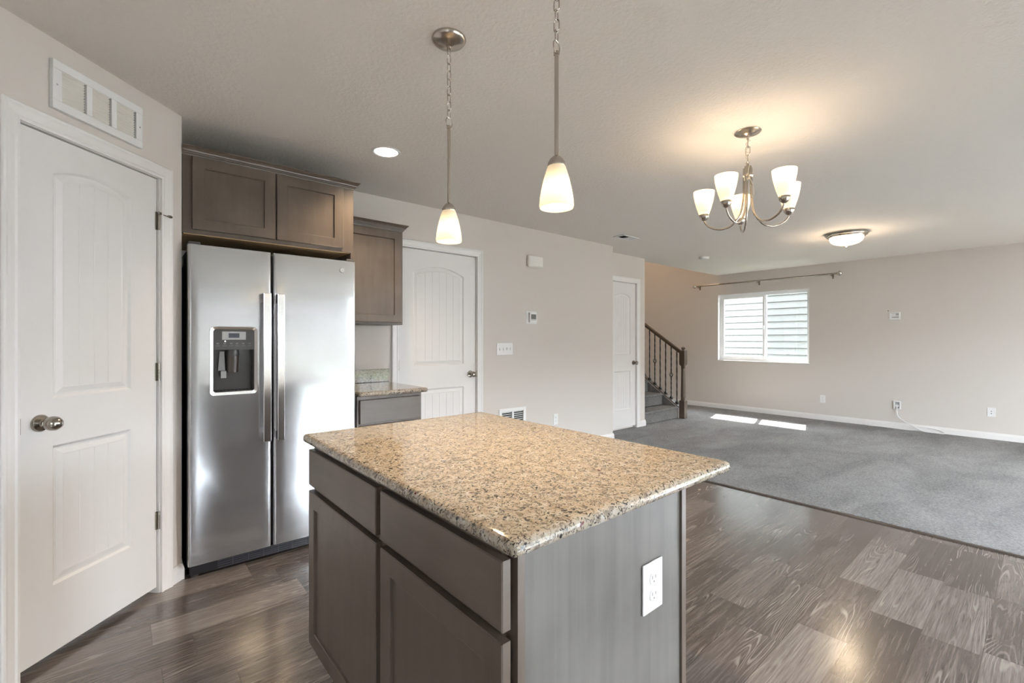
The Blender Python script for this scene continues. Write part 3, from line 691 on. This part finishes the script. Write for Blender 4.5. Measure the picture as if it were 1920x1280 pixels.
# ------------------------------------------------------------------ kitchen island
il = thing('kitchen_island', (0.85, 1.21, 0.0), 'dark stained kitchen island cabinet with two drawers and two doors in foreground', 'kitchen island')
XB = 0.545; YN, YF_ = 0.640, 1.770
q = M(); q.box(XB, 0.5595, YN+0.030, YF_, 0.105, 0.880); q.box(0.5595, 1.140, YN+0.012, YF_, 0.105, 0.880); q.box(XB+0.07, 1.120, YN+0.012, YF_-0.02, 0.0, 0.105); q.build('body', CAB, il, bevel=0.001)
ISL = frame((0, 0, 0), -90)
for y0, y1 in ((1.187, 1.768), (0.643, 1.158)):
    slab(ISL, -y1, -y0, 0.728, 0.858, 0.524).build('drawer', CABH, il)
    shaker(ISL, -y1, -y0, 0.148, 0.708, 0.524).build('door', CAB, il)
q = M(); q.box(0.578, 1.136, YN+0.003, YN+0.012, 0.105, 0.880); q.build('end_panel', ENDP, il)
q = M(); q.box(0.559, 0.578, YN, YN+0.030, 0.105, 0.880); q.build('face_trim', CAB, il, bevel=0.001)
q = M(); q.box(1.136, 1.157, YN-0.004, YN+0.020, 0.0, 0.880); q.build('corner_trim', CAB, il, bevel=0.001)
ic = tag(M().box(0.507, 1.328, 0.590, 1.790, 0.882, 0.914).build('island_countertop', GRAN, bevel=0.0145, seg=4), 'large polished tan granite slab on top of the kitchen island', 'countertop')
IEND = frame((0, YN+0.003, 0), 0)
outlet(IEND, 1.002, 0.651, 0.084, 0.122, 'white outlet on the grey end panel of the kitchen island')

# ------------------------------------------------------------------ hanging and ceiling lights
def link(m, c, l, w, r, ang):
    pts = []; n = 16
    for k in range(n):
        a = 2*PI*k/n; x = w*math.cos(a); z = (l/2-w)*(1 if math.sin(a) > 0.01 else -1 if math.sin(a) < -0.01 else 0) + w*math.sin(a)
        pts.append((c[0] + x*math.cos(ang), c[1] + x*math.sin(ang), c[2] + z))
    m.tube(pts, r, 6, closed=True)
def chain(c, z1, z0, w, r, l=0.036, a0=0.3):
    m = M(); n = max(1, round((z1-z0) / (l-2.6*r))); st = (z1-z0)/n
    for k in range(n): link(m, (c[0], c[1], z0 + st*(k+0.5)), st+2.4*r, w, r, a0 + (k % 2)*PI/2)
    return m
def pendant(x, y, label):
    p = thing('pendant_light', (x, y, 1.64), label, 'pendant light', 'pendant lights over the island')
    c = (x, y, 0)
    q = M(); q.lathe([(0.0001, H-0.001), (0.066, H-0.001), (0.067, H-0.006), (0.060, H-0.016), (0.040, H-0.026), (0.016, H-0.031), (0.008, H-0.034), (0.008, H-0.042), (0.0001, H-0.043)], c, 36); q.build('canopy', NICKEL, p, smooth=50)
    q = chain(c, H-0.040, 2.128, 0.0085, 0.0018); q.build('chain', NICKEL, p, smooth=60)
    q = M(); link(q, (x, y, 2.110), 0.038, 0.0165, 0.002, 0.2); q.build('loop', NICKEL, p, smooth=60)
    q = M(); q.lathe([(0.0001, 2.097), (0.0085, 2.097), (0.0085, 2.088), (0.0062, 2.086), (0.0062, 1.790)], c, 16); q.build('rod', NICKEL, p, smooth=40)
    q = M(); q.lathe([(0.0062, 1.796), (0.012, 1.792), (0.020, 1.784), (0.0255, 1.774), (0.0265, 1.764), (0.0245, 1.760)], c, 28); q.build('cap', NICKEL, p, smooth=50)
    q = M(); pr = [(0.0245, 1.768), (0.0290, 1.755), (0.0370, 1.728), (0.0435, 1.700), (0.0485, 1.672), (0.0505, 1.650), (0.0485, 1.643), (0.0465, 1.650), (0.0445, 1.672), (0.0395, 1.700), (0.033, 1.728), (0.0255, 1.754)]
    q.lathe(pr, c, 36); q.build('shade', SHADE, p, smooth=60)
    q = M(); q.lathe([(0.013, 1.760), (0.014, 1.722), (0.016, 1.720), (0.0001, 1.719)], c, 16); q.build('socket', CREAMP, p, smooth=40)
    q = M(); q.lathe([(0.010, 1.719), (0.016, 1.708), (0.0235, 1.690), (0.025, 1.678), (0.022, 1.664), (0.012, 1.654), (0.0003, 1.651)], c, 20); q.build('bulb', BULB, p, smooth=60)
    return p
P1, P2 = (0.977, 1.528), (0.964, 0.932)
pa = pendant(*P1, 'nickel pendant light with frosted bell shade, the farther one above island')
pb = copy_tree(pa, None, (P2[0]-P1[0], P2[1]-P1[1], 0)); pb['label'] = 'nickel pendant light with frosted bell shade, the nearer one above island'
for x, y in (P1, P2): lamp('pendant_bulb', 'SPOT', (x, y, 1.648), 13, (1.0, 0.76, 0.48), 0.022, spot=140)

# chandelier
CX, CY = 2.707, 1.114
ch = thing('chandelier', (CX, CY, 1.90), 'five arm nickel chandelier with upturned frosted glass shades', 'chandelier')
cc = (CX, CY, 0)
q = M(); q.lathe([(0.0001, H-0.001), (0.068, H-0.001), (0.070, H-0.005), (0.064, H-0.009), (0.050, H-0.011), (0.042, H-0.017), (0.018, H-0.021), (0.007, H-0.024), (0.007, H-0.044), (0.0001, H-0.045)], cc, 36); q.build('canopy', NICKEL, ch, smooth=50)
chain(cc, H-0.042, 2.262, 0.011, 0.0024, 0.046).build('chain', NICKEL, ch, smooth=60)
q = M(); pts = [(CX + 0.004 + 0.012*math.sin(k*0.9), CY + 0.012*math.cos(k*0.9), 2.405 - 0.0052*k) for k in range(30)]
pts += crom([pts[-1], (CX-0.03, CY-0.02, 2.235), (CX-0.045, CY-0.02, 2.19), (CX-0.02, CY-0.03, 2.14), (CX+0.01, CY-0.035, 2.11), (CX+0.012, CY-0.03, 2.075), (CX-0.015, CY-0.03, 2.06), (CX-0.02, CY-0.02, 2.10), (CX, CY-0.02, 2.17)], 5)[1:]
q.tube(pts, 0.0016, 6); q.build('supply_wire', pm('clear lamp wire', (0.55, 0.50, 0.42), 0.2), ch, smooth=60)
q = M(); q.lathe([(0.0001, 2.265), (0.006, 2.265), (0.006, 2.250), (0.018, 2.244), (0.020, 2.200), (0.026, 2.196), (0.028, 2.188), (0.024, 2.180), (0.0001, 2.178)], cc, 24); q.build('hub', NICKEL, ch, smooth=40)
AIM = math.atan2(-CY, -CX)      # direction from the chandelier back towards the kitchen
for phi in (46, 118, 190, 262, -26):
    a = AIM + R(phi); dx, dy = math.cos(a), math.sin(a)
    P_ = lambda r, z: (CX + dx*r, CY + dy*r, z)
    q = M(); q.tube(crom([P_(0.020, 2.235), P_(0.021, 2.15), P_(0.024, 2.06), P_(0.040, 1.975), P_(0.085, 1.920), P_(0.140, 1.905), P_(0.195, 1.922), P_(0.227, 1.952), P_(0.235, 1.978)], 6), 0.0055, 10)
    arm = q.build('arm', NICKEL, ch, smooth=60)
    e = (CX + dx*0.235, CY + dy*0.235, 0)
    q = M(); q.lathe([(0.0001, 1.968), (0.008, 1.969), (0.019, 1.977), (0.0265, 1.990), (0.0285, 2.002), (0.026, 2.006)], e, 24); q.build('cup', NICKEL, ch, smooth=50)
    q = M(); q.lathe([(0.0245, 1.998), (0.0310, 2.015), (0.0410, 2.045), (0.0500, 2.080), (0.0565, 2.115), (0.0590, 2.142), (0.0560, 2.143), (0.0535, 2.115), (0.0465, 2.080), (0.037, 2.045), (0.027, 2.018)], e, 32); q.build('shade', SHADEC, ch, smooth=60)
    q = M(); q.lathe([(0.012, 2.008), (0.013, 2.040), (0.019, 2.062), (0.024, 2.083), (0.020, 2.100), (0.010, 2.110), (0.0003, 2.112)], e, 18); q.build('bulb', BULBC, ch, smooth=60)
    lamp('chandelier_bulb', 'POINT', (e[0], e[1], 2.134), 0.40, WARM, 0.025)

# flush mount light
FL = (6.112, 1.466, 0)
fl = thing('flush_mount_light', (FL[0], FL[1], 2.30), 'round flush mount ceiling light with glowing glass bowl in the living room', 'ceiling light')
q = M(); q.lathe([(0.180, H-0.0005), (0.196, H-0.006), (0.200, H-0.014), (0.193, H-0.020), (0.190, H-0.030), (0.178, H-0.034), (0.172, H-0.046), (0.160, H-0.048), (0.158, H-0.030)], FL, 48); q.build('rim', NICKEL, fl, smooth=35)
q = M(); q.lathe([(0.158, H-0.040), (0.157, H-0.062), (0.146, H-0.090), (0.118, H-0.112), (0.075, H-0.126), (0.030, H-0.131), (0.0005, H-0.132)], FL, 48); q.build('glass_bowl', DOME, fl, smooth=60)
q = M(); q.lathe([(0.016, H-0.128), (0.016, H-0.133), (0.008, H-0.138), (0.010, H-0.146), (0.006, H-0.152), (0.0003, H-0.153)], FL, 18); q.build('finial', NICKEL, fl, smooth=40)
lamp('flush_mount_bulb', 'POINT', (FL[0], FL[1], 2.27), 6, WARM, 0.10)

# recessed downlight
rl = thing('recessed_light', (1.268, 2.709, H-0.006), 'round recessed downlight in the ceiling above the refrigerator', 'recessed light')
q = M(); q.lathe([(0.088, H-0.0005), (0.088, H-0.005), (0.082, H-0.006), (0.074, H-0.003), (0.072, H-0.0008)], (1.268, 2.709, 0), 40); q.build('trim_ring', PLASTIC, rl, smooth=40)
q = M(); q.lathe([(0.073, H-0.0012), (0.0003, H-0.0012)], (1.268, 2.709, 0), 40); q.build('lens', LENS, rl)
lamp('recessed_lamp', 'SPOT', (1.268, 2.709, H-0.02), 24, (1.0, 0.80, 0.55), 0.06, spot=125)

# ceiling register
cv = thing('ceiling_register', (4.43, 3.168, H-0.008), 'white rectangular air register in the ceiling near the closet', 'vent')
q = M(); q.box(4.280, 4.580, 3.095, 3.120, H-0.008, H-0.0005); q.box(4.280, 4.580, 3.216, 3.241, H-0.008, H-0.0005); q.box(4.280, 4.310, 3.120, 3.216, H-0.008, H-0.0005); q.box(4.550, 4.580, 3.120, 3.216, H-0.008, H-0.0005); q.box(4.424, 4.436, 3.120, 3.216, H-0.008, H-0.0005)
q.build('frame', PLASTIC, cv, bevel=0.002)
M().box(4.31, 4.55, 3.12, 3.216, H-0.0012, H-0.0006).build('back_panel', DARKIN, cv)
for a, b_, sgn in ((4.31, 4.424, 1), (4.436, 4.55, -1)):
    q = M(); n = 8; w = (b_-a)/n
    for k in range(n):
        x = a + w*(k+0.5); dxx = 0.0075*sgn; q.quad((x-dxx, 3.12, H-0.007), (x-dxx, 3.216, H-0.007), (x+dxx, 3.216, H-0.002), (x+dxx, 3.12, H-0.002))
    q.build('louvers', PLASTIC, cv)
# smoke detector
sd = thing('smoke_detector', (6.34, 3.212, H-0.035), 'small round white smoke detector on ceiling near the stairs', 'smoke detector')
q = M(); q.lathe([(0.070, H-0.0005), (0.070, H-0.010), (0.064, H-0.013)], (6.34, 3.212, 0), 32); q.build('base', PLASTIC, sd, smooth=40)
q = M(); q.lathe([(0.066, H-0.012), (0.063, H-0.026), (0.050, H-0.034), (0.0003, H-0.036)], (6.34, 3.212, 0), 32); q.build('cover', PLASTIC, sd, smooth=40)

# ------------------------------------------------------------------ east window, curtain rod, outside
w1 = thing('window_1', (8.32, 3.22, 0.878), kind='structure')
X0, X1, Z0, Z1 = -3.955, -2.485, 0.878, 2.082
q = M(EAST); q.box(X0, X0+0.008, 0.0, 0.12, Z0, Z1); q.box(X1-0.008, X1, 0.0, 0.12, Z0, Z1); q.box(X0, X1, 0.0, 0.12, Z1-0.008, Z1); q.box(X0, X1, -0.006, 0.12, Z0, Z0+0.012); q.build('window_jamb', TRIM, w1)
q = M(EAST); f_ = 0.045
q.box(X0+0.008, X1-0.008, 0.075, 0.125, Z0+0.012, Z0+0.012+f_); q.box(X0+0.008, X1-0.008, 0.075, 0.125, Z1-0.008-f_, Z1-0.008); q.box(X0+0.008, X0+0.008+f_, 0.075, 0.125, Z0+0.05, Z1-0.05); q.box(X1-0.008-f_, X1-0.008, 0.075, 0.125, Z0+0.05, Z1-0.05)
q.box(-3.205, -3.155, 0.085, 0.125, Z0+0.05, Z1-0.05); q.build('window_frame', VINYL, w1, bevel=0.002)
a0, a1 = X0+0.053, -3.175
q = M(EAST); s_ = 0.032
q.box(a0, a1, 0.068, 0.092, Z0+0.057, Z0+0.057+s_); q.box(a0, a1, 0.068, 0.092, Z1-0.053-s_, Z1-0.053); q.box(a0, a0+s_, 0.068, 0.092, Z0+0.057+s_, Z1-0.053-s_); q.box(a1-s_, a1, 0.068, 0.092, Z0+0.057+s_, Z1-0.053-s_)
sh = q.build('sliding_sash', VINYL, w1, bevel=0.002)
q = M(EAST); q.box(a1-0.028, a1-0.010, 0.050, 0.068, 1.44, 1.50); q.build('latch', VINYL, sh, bevel=0.002)
M(EAST).box(a0+s_, a1-s_, 0.079, 0.082, Z0+0.06+s_, Z1-0.055-s_).build('pane', GLASS, sh)
M(EAST).box(-3.155, X1-0.053, 0.104, 0.107, Z0+0.057, Z1-0.053).build('pane', GLASS, w1)
q = M(EAST); q.quad((-3.155, 0.1235, Z0+0.057), (X1-0.053, 0.1235, Z0+0.057), (X1-0.053, 0.1235, Z1-0.053), (-3.155, 0.1235, Z1-0.053)); q.build('insect_screen', SCREEN, w1)
cr = thing('curtain_rod', (8.23, 3.2, 2.25), 'bare metal curtain rod on three brackets above the far window', 'curtain rod')
q = M(); q.tube([(8.232, 2.085, 2.262), (8.232, 4.325, 2.262)], 0.0125, 14); q.build('rod', NICKELD, cr, smooth=40)
for y, d in ((2.058, -1), (4.352, 1)):
    q = M(); q.lathe([(0.0001, -0.034), (0.016, -0.031), (0.029, -0.018), (0.033, 0.0), (0.029, 0.018), (0.016, 0.031), (0.0001, 0.034)], (8.232, y, 2.262), 20, 'Y'); f_o = q.build('finial', CRYSTAL, cr, smooth=60)
    q = M(); q.tube([(8.232 + 0.033*math.cos(2*PI*k/24), y, 2.262 + 0.033*math.sin(2*PI*k/24)) for k in range(24)], 0.005, 8, closed=True); q.lathe([(0.0135, -0.006), (0.017, 0.0), (0.0135, 0.006)], (8.232, y - d*0.032, 2.262), 16, 'Y'); q.build('finial_ring', NICKELD, f_o, smooth=60)
for y in (2.165, 3.232, 4.288):
    q = M(); q.box(8.310, 8.3195, y-0.011, y+0.011, 2.195, 2.262); q.box(8.226, 8.312, y-0.006, y+0.006, 2.228, 2.240); q.box(8.224, 8.240, y-0.008, y+0.008, 2.236, 2.251); q.build('bracket', NICKELD, cr, bevel=0.001)

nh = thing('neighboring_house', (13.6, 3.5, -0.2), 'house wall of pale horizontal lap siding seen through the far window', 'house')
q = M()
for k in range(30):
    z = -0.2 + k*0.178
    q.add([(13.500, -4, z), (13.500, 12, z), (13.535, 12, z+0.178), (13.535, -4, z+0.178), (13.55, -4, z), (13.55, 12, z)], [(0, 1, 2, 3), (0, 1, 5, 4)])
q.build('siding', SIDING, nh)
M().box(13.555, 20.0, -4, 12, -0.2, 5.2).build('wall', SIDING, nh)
q = M(); q.add([(13.1, -4.4, 5.1), (13.1, 12.4, 5.1), (17.0, 12.4, 6.6), (17.0, -4.4, 6.6), (20.9, -4.4, 5.1), (20.9, 12.4, 5.1)], [(0, 1, 2, 3), (3, 2, 5, 4), (0, 1, 5, 4)]); q.build('roof', pm('grey shingles', (0.12, 0.12, 0.12), 0.9), nh)
struct(M().box(8.47, 9.18, 1.0, 6.0, 2.56, 2.70).build('roof_eave', VINYL))
struct(M().box(-60, 70, -80, 60, -0.30, -0.20).build('ground', LAWN))
struct(M().box(0.0, 7.0, SOUTH-3.2, SOUTH-0.12, -0.20, -0.08).build('patio', CONC))
struct(M().box(-12, 24, SOUTH-9.0, SOUTH-8.95, -0.2, 1.5).build('wall_yard_fence', FENCEM))
for x0_, x1_, hm in ((-16.0, 2.4, paint('pale bounce stucco', (0.33, 0.32, 0.305), 30, 0.1)), (2.6, 12.4, paint('dark reflection backdrop', (0.050, 0.046, 0.043), 30, 0.1)), (12.6, 26.0, paint('pale grey bounce stucco', (0.31, 0.31, 0.31), 30, 0.1))):  # unseen houses added: dark one dims fridge reflection, pale ones brighten walls
    q = M()
    q.box(x0_, x1_, SOUTH-30.0, SOUTH-20.0, -0.2, 5.0)
    q.add([(x0_-0.4, SOUTH-19.6, 4.9), (x1_+0.4, SOUTH-19.6, 4.9), (x1_+0.4, SOUTH-25, 6.2), (x0_-0.4, SOUTH-25, 6.2)], [(0, 1, 2, 3)])
    struct(q.build('added_rear_house', hm))
q = M(); q.box(-9.0, -8.8, -10.0, 6.0, -0.2, 4.5); struct(q.build('wall_side_house', SIDING))

# sliding door and added side window behind the camera
def glazing(name, xs, z0, z1, n):
    w = thing(name, (sum(xs)/2, SOUTH-0.06, z0), kind='structure'); q = M(); f_ = 0.06; a, b_ = xs
    q.box(a, b_, SOUTH-0.10, SOUTH-0.03, z0, z0+f_); q.box(a, b_, SOUTH-0.10, SOUTH-0.03, z1-f_, z1)
    for k in range(n+1):
        x = a + (b_-a)*k/n; q.box(max(a, x-f_*0.6), min(b_, x+f_*0.6), SOUTH-0.10, SOUTH-0.03, z0+f_, z1-f_)
    q.build('window_frame', VINYL, w)
    for k in range(n): M().box(a+(b_-a)*k/n+f_*0.6, a+(b_-a)*(k+1)/n-f_*0.6, SOUTH-0.067, SOUTH-0.063, z0+f_, z1-f_).build('pane', GLASS, w)
w2 = thing('added_window_2', (-2.06, -1.45, 1.0), kind='structure'); q = M(); f_ = 0.06  # unseen window added to bring daylight onto the island front
q.box(-2.10, -2.03, -1.9, -1.0, 1.0, 1.06); q.box(-2.10, -2.03, -1.9, -1.0, 2.04, 2.10)
for y in (-1.87, -1.03): q.box(-2.10, -2.03, y-0.03, y+0.03, 1.06, 2.04)
q.build('window_frame', VINYL, w2)
M().box(-2.067, -2.063, -1.84, -1.06, 1.06, 2.04).build('pane', GLASS, w2)
glazing('door_4', (0.8, 5.50), 0.0, 2.3, 4)

# ------------------------------------------------------------------ stairs and railing
st = thing('staircase', (6.28, 4.6, 0.012), 'grey carpeted staircase rising beside the closet', 'stairs')
RISE, RUN, SY = 0.1865, 0.27, 3.858
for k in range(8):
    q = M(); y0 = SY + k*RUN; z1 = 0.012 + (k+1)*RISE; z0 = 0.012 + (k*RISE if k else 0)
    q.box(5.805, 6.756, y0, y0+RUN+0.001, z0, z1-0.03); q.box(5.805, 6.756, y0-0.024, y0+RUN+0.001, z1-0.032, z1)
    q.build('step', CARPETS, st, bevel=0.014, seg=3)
SL = RISE/RUN
zt = lambda y: 0.225 + SL*(y-3.89)
q = M(); ya, yb = 3.845, 5.6
q.loops([[(x, ya, 0.012), (x, ya, zt(ya)-0.02), (x, yb, zt(yb)-0.02), (x, yb, 0.012)] for x in (6.764, 6.845)], True, True, True); struct(q.build('wall_stair_side', WALL))
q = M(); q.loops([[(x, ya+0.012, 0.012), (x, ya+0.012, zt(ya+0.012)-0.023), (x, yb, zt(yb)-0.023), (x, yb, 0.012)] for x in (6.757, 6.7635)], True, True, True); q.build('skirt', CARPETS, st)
ra = thing('stair_railing', (6.81, 4.2, 0.012), 'brown wood handrail with turned newel post and black iron balusters', 'railing')
q = M(); q.loops([[(x, ya, zt(ya)-0.022), (x, ya, zt(ya)), (x, yb, zt(yb)), (x, yb, zt(yb)-0.022)] for x in (6.770, 6.856)], True, True, True); q.build('shoe_rail', RAILW, ra, bevel=0.002)
# newel
NX, NY = 6.815, 3.795
q = M(); sq = lambda h, z: [(NX-h, NY-h, z), (NX+h, NY-h, z), (NX+h, NY+h, z), (NX-h, NY+h, z)]
q.loops([sq(0.045, 0.012), sq(0.045, 0.285), sq(0.036, 0.300)], True, True, True)
q.loops([sq(0.030, 0.845), sq(0.045, 0.872), sq(0.045, 1.075), sq(0.036, 1.092), sq(0.030, 1.094)], True, True, True)
q.lathe([(0.036, 0.298), (0.038, 0.31), (0.030, 0.32), (0.036, 0.335), (0.0375, 0.36), (0.034, 0.50), (0.028, 0.78), (0.030, 0.80), (0.036, 0.808), (0.030, 0.818), (0.033, 0.835), (0.036, 0.85)], (NX, NY, 0), 24)
q.lathe([(0.024, 1.092), (0.020, 1.104), (0.026, 1.112), (0.033, 1.122), (0.033, 1.130), (0.022, 1.140), (0.016, 1.146), (0.0003, 1.148)], (NX, NY, 0), 24)
q.build('newel_post', RAILW, ra, smooth=30)
zr = lambda y: 1.105 + 0.6905*(y-3.851)
prof = [(-0.018, -0.062), (0.018, -0.062), (0.022, -0.045), (0.022, -0.036), (0.031, -0.026), (0.031, -0.014), (0.020, -0.003), (0.0, 0.0), (-0.020, -0.003), (-0.031, -0.014), (-0.031, -0.026), (-0.022, -0.036), (-0.022, -0.045)]
q = M(); q.loops([[(6.812 + a, y, zr(y) + h) for a, h in prof] for y in (3.838, 5.5)], True, True, True); q.build('handrail', RAILW, ra, smooth=35)
def baluster(y, basket):
    z0, z1 = zt(y), zr(y)-0.055; x = 6.812
    q = M(); hz = {1: 0.905, 2: 0.690}.get(basket)
    if not basket:
        n = 60; q.tube([(x, y, z0 + (z1-z0)*k/n) for k in range(n+1)], 0.0105, 4, tw=0.18)
    else:
        for a, b_ in ((z0, hz-0.042), (hz+0.042, z1)):
            n = 40; q.tube([(x, y, a + (b_-a)*k/n) for k in range(n+1)], 0.0105, 4, tw=0.18)
    bl = q.build('baluster', IRON, ra)
    if basket:
        q = M()
        for j in range(4):
            q.tube([(x + 0.027*math.sin(PI*k/14)*math.cos(j*PI/2 + PI*k/14), y + 0.027*math.sin(PI*k/14)*math.sin(j*PI/2 + PI*k/14), hz - 0.042 + 0.084*k/14) for k in range(15)], 0.0048, 6)
        q.lathe([(0.0001, 0.036), (0.010, 0.038), (0.010, 0.046), (0.0001, 0.048)], (x, y, hz), 10); q.lathe([(0.0001, -0.048), (0.010, -0.046), (0.010, -0.038), (0.0001, -0.036)], (x, y, hz), 10)
        q.build('basket', IRON, bl, smooth=50)
    q = M(); q.loops([[(x-h, y-h, z0+d), (x+h, y-h, z0+d), (x+h, y+h, z0+d), (x-h, y+h, z0+d)] for h, d in ((0.021, -0.008), (0.021, 0.018), (0.013, 0.034), (0.010, 0.038))], True, True, True); q.build('baluster_shoe', IRON, bl)
for k in range(14): baluster(3.902 + 0.1005*k, {1: 2, 4: 1, 7: 1}.get(k, 0) if k != 7 else 0)
lamp('stairwell_lamp', 'POINT', (7.1, 5.2, 4.6), 20, WARM, 0.15)
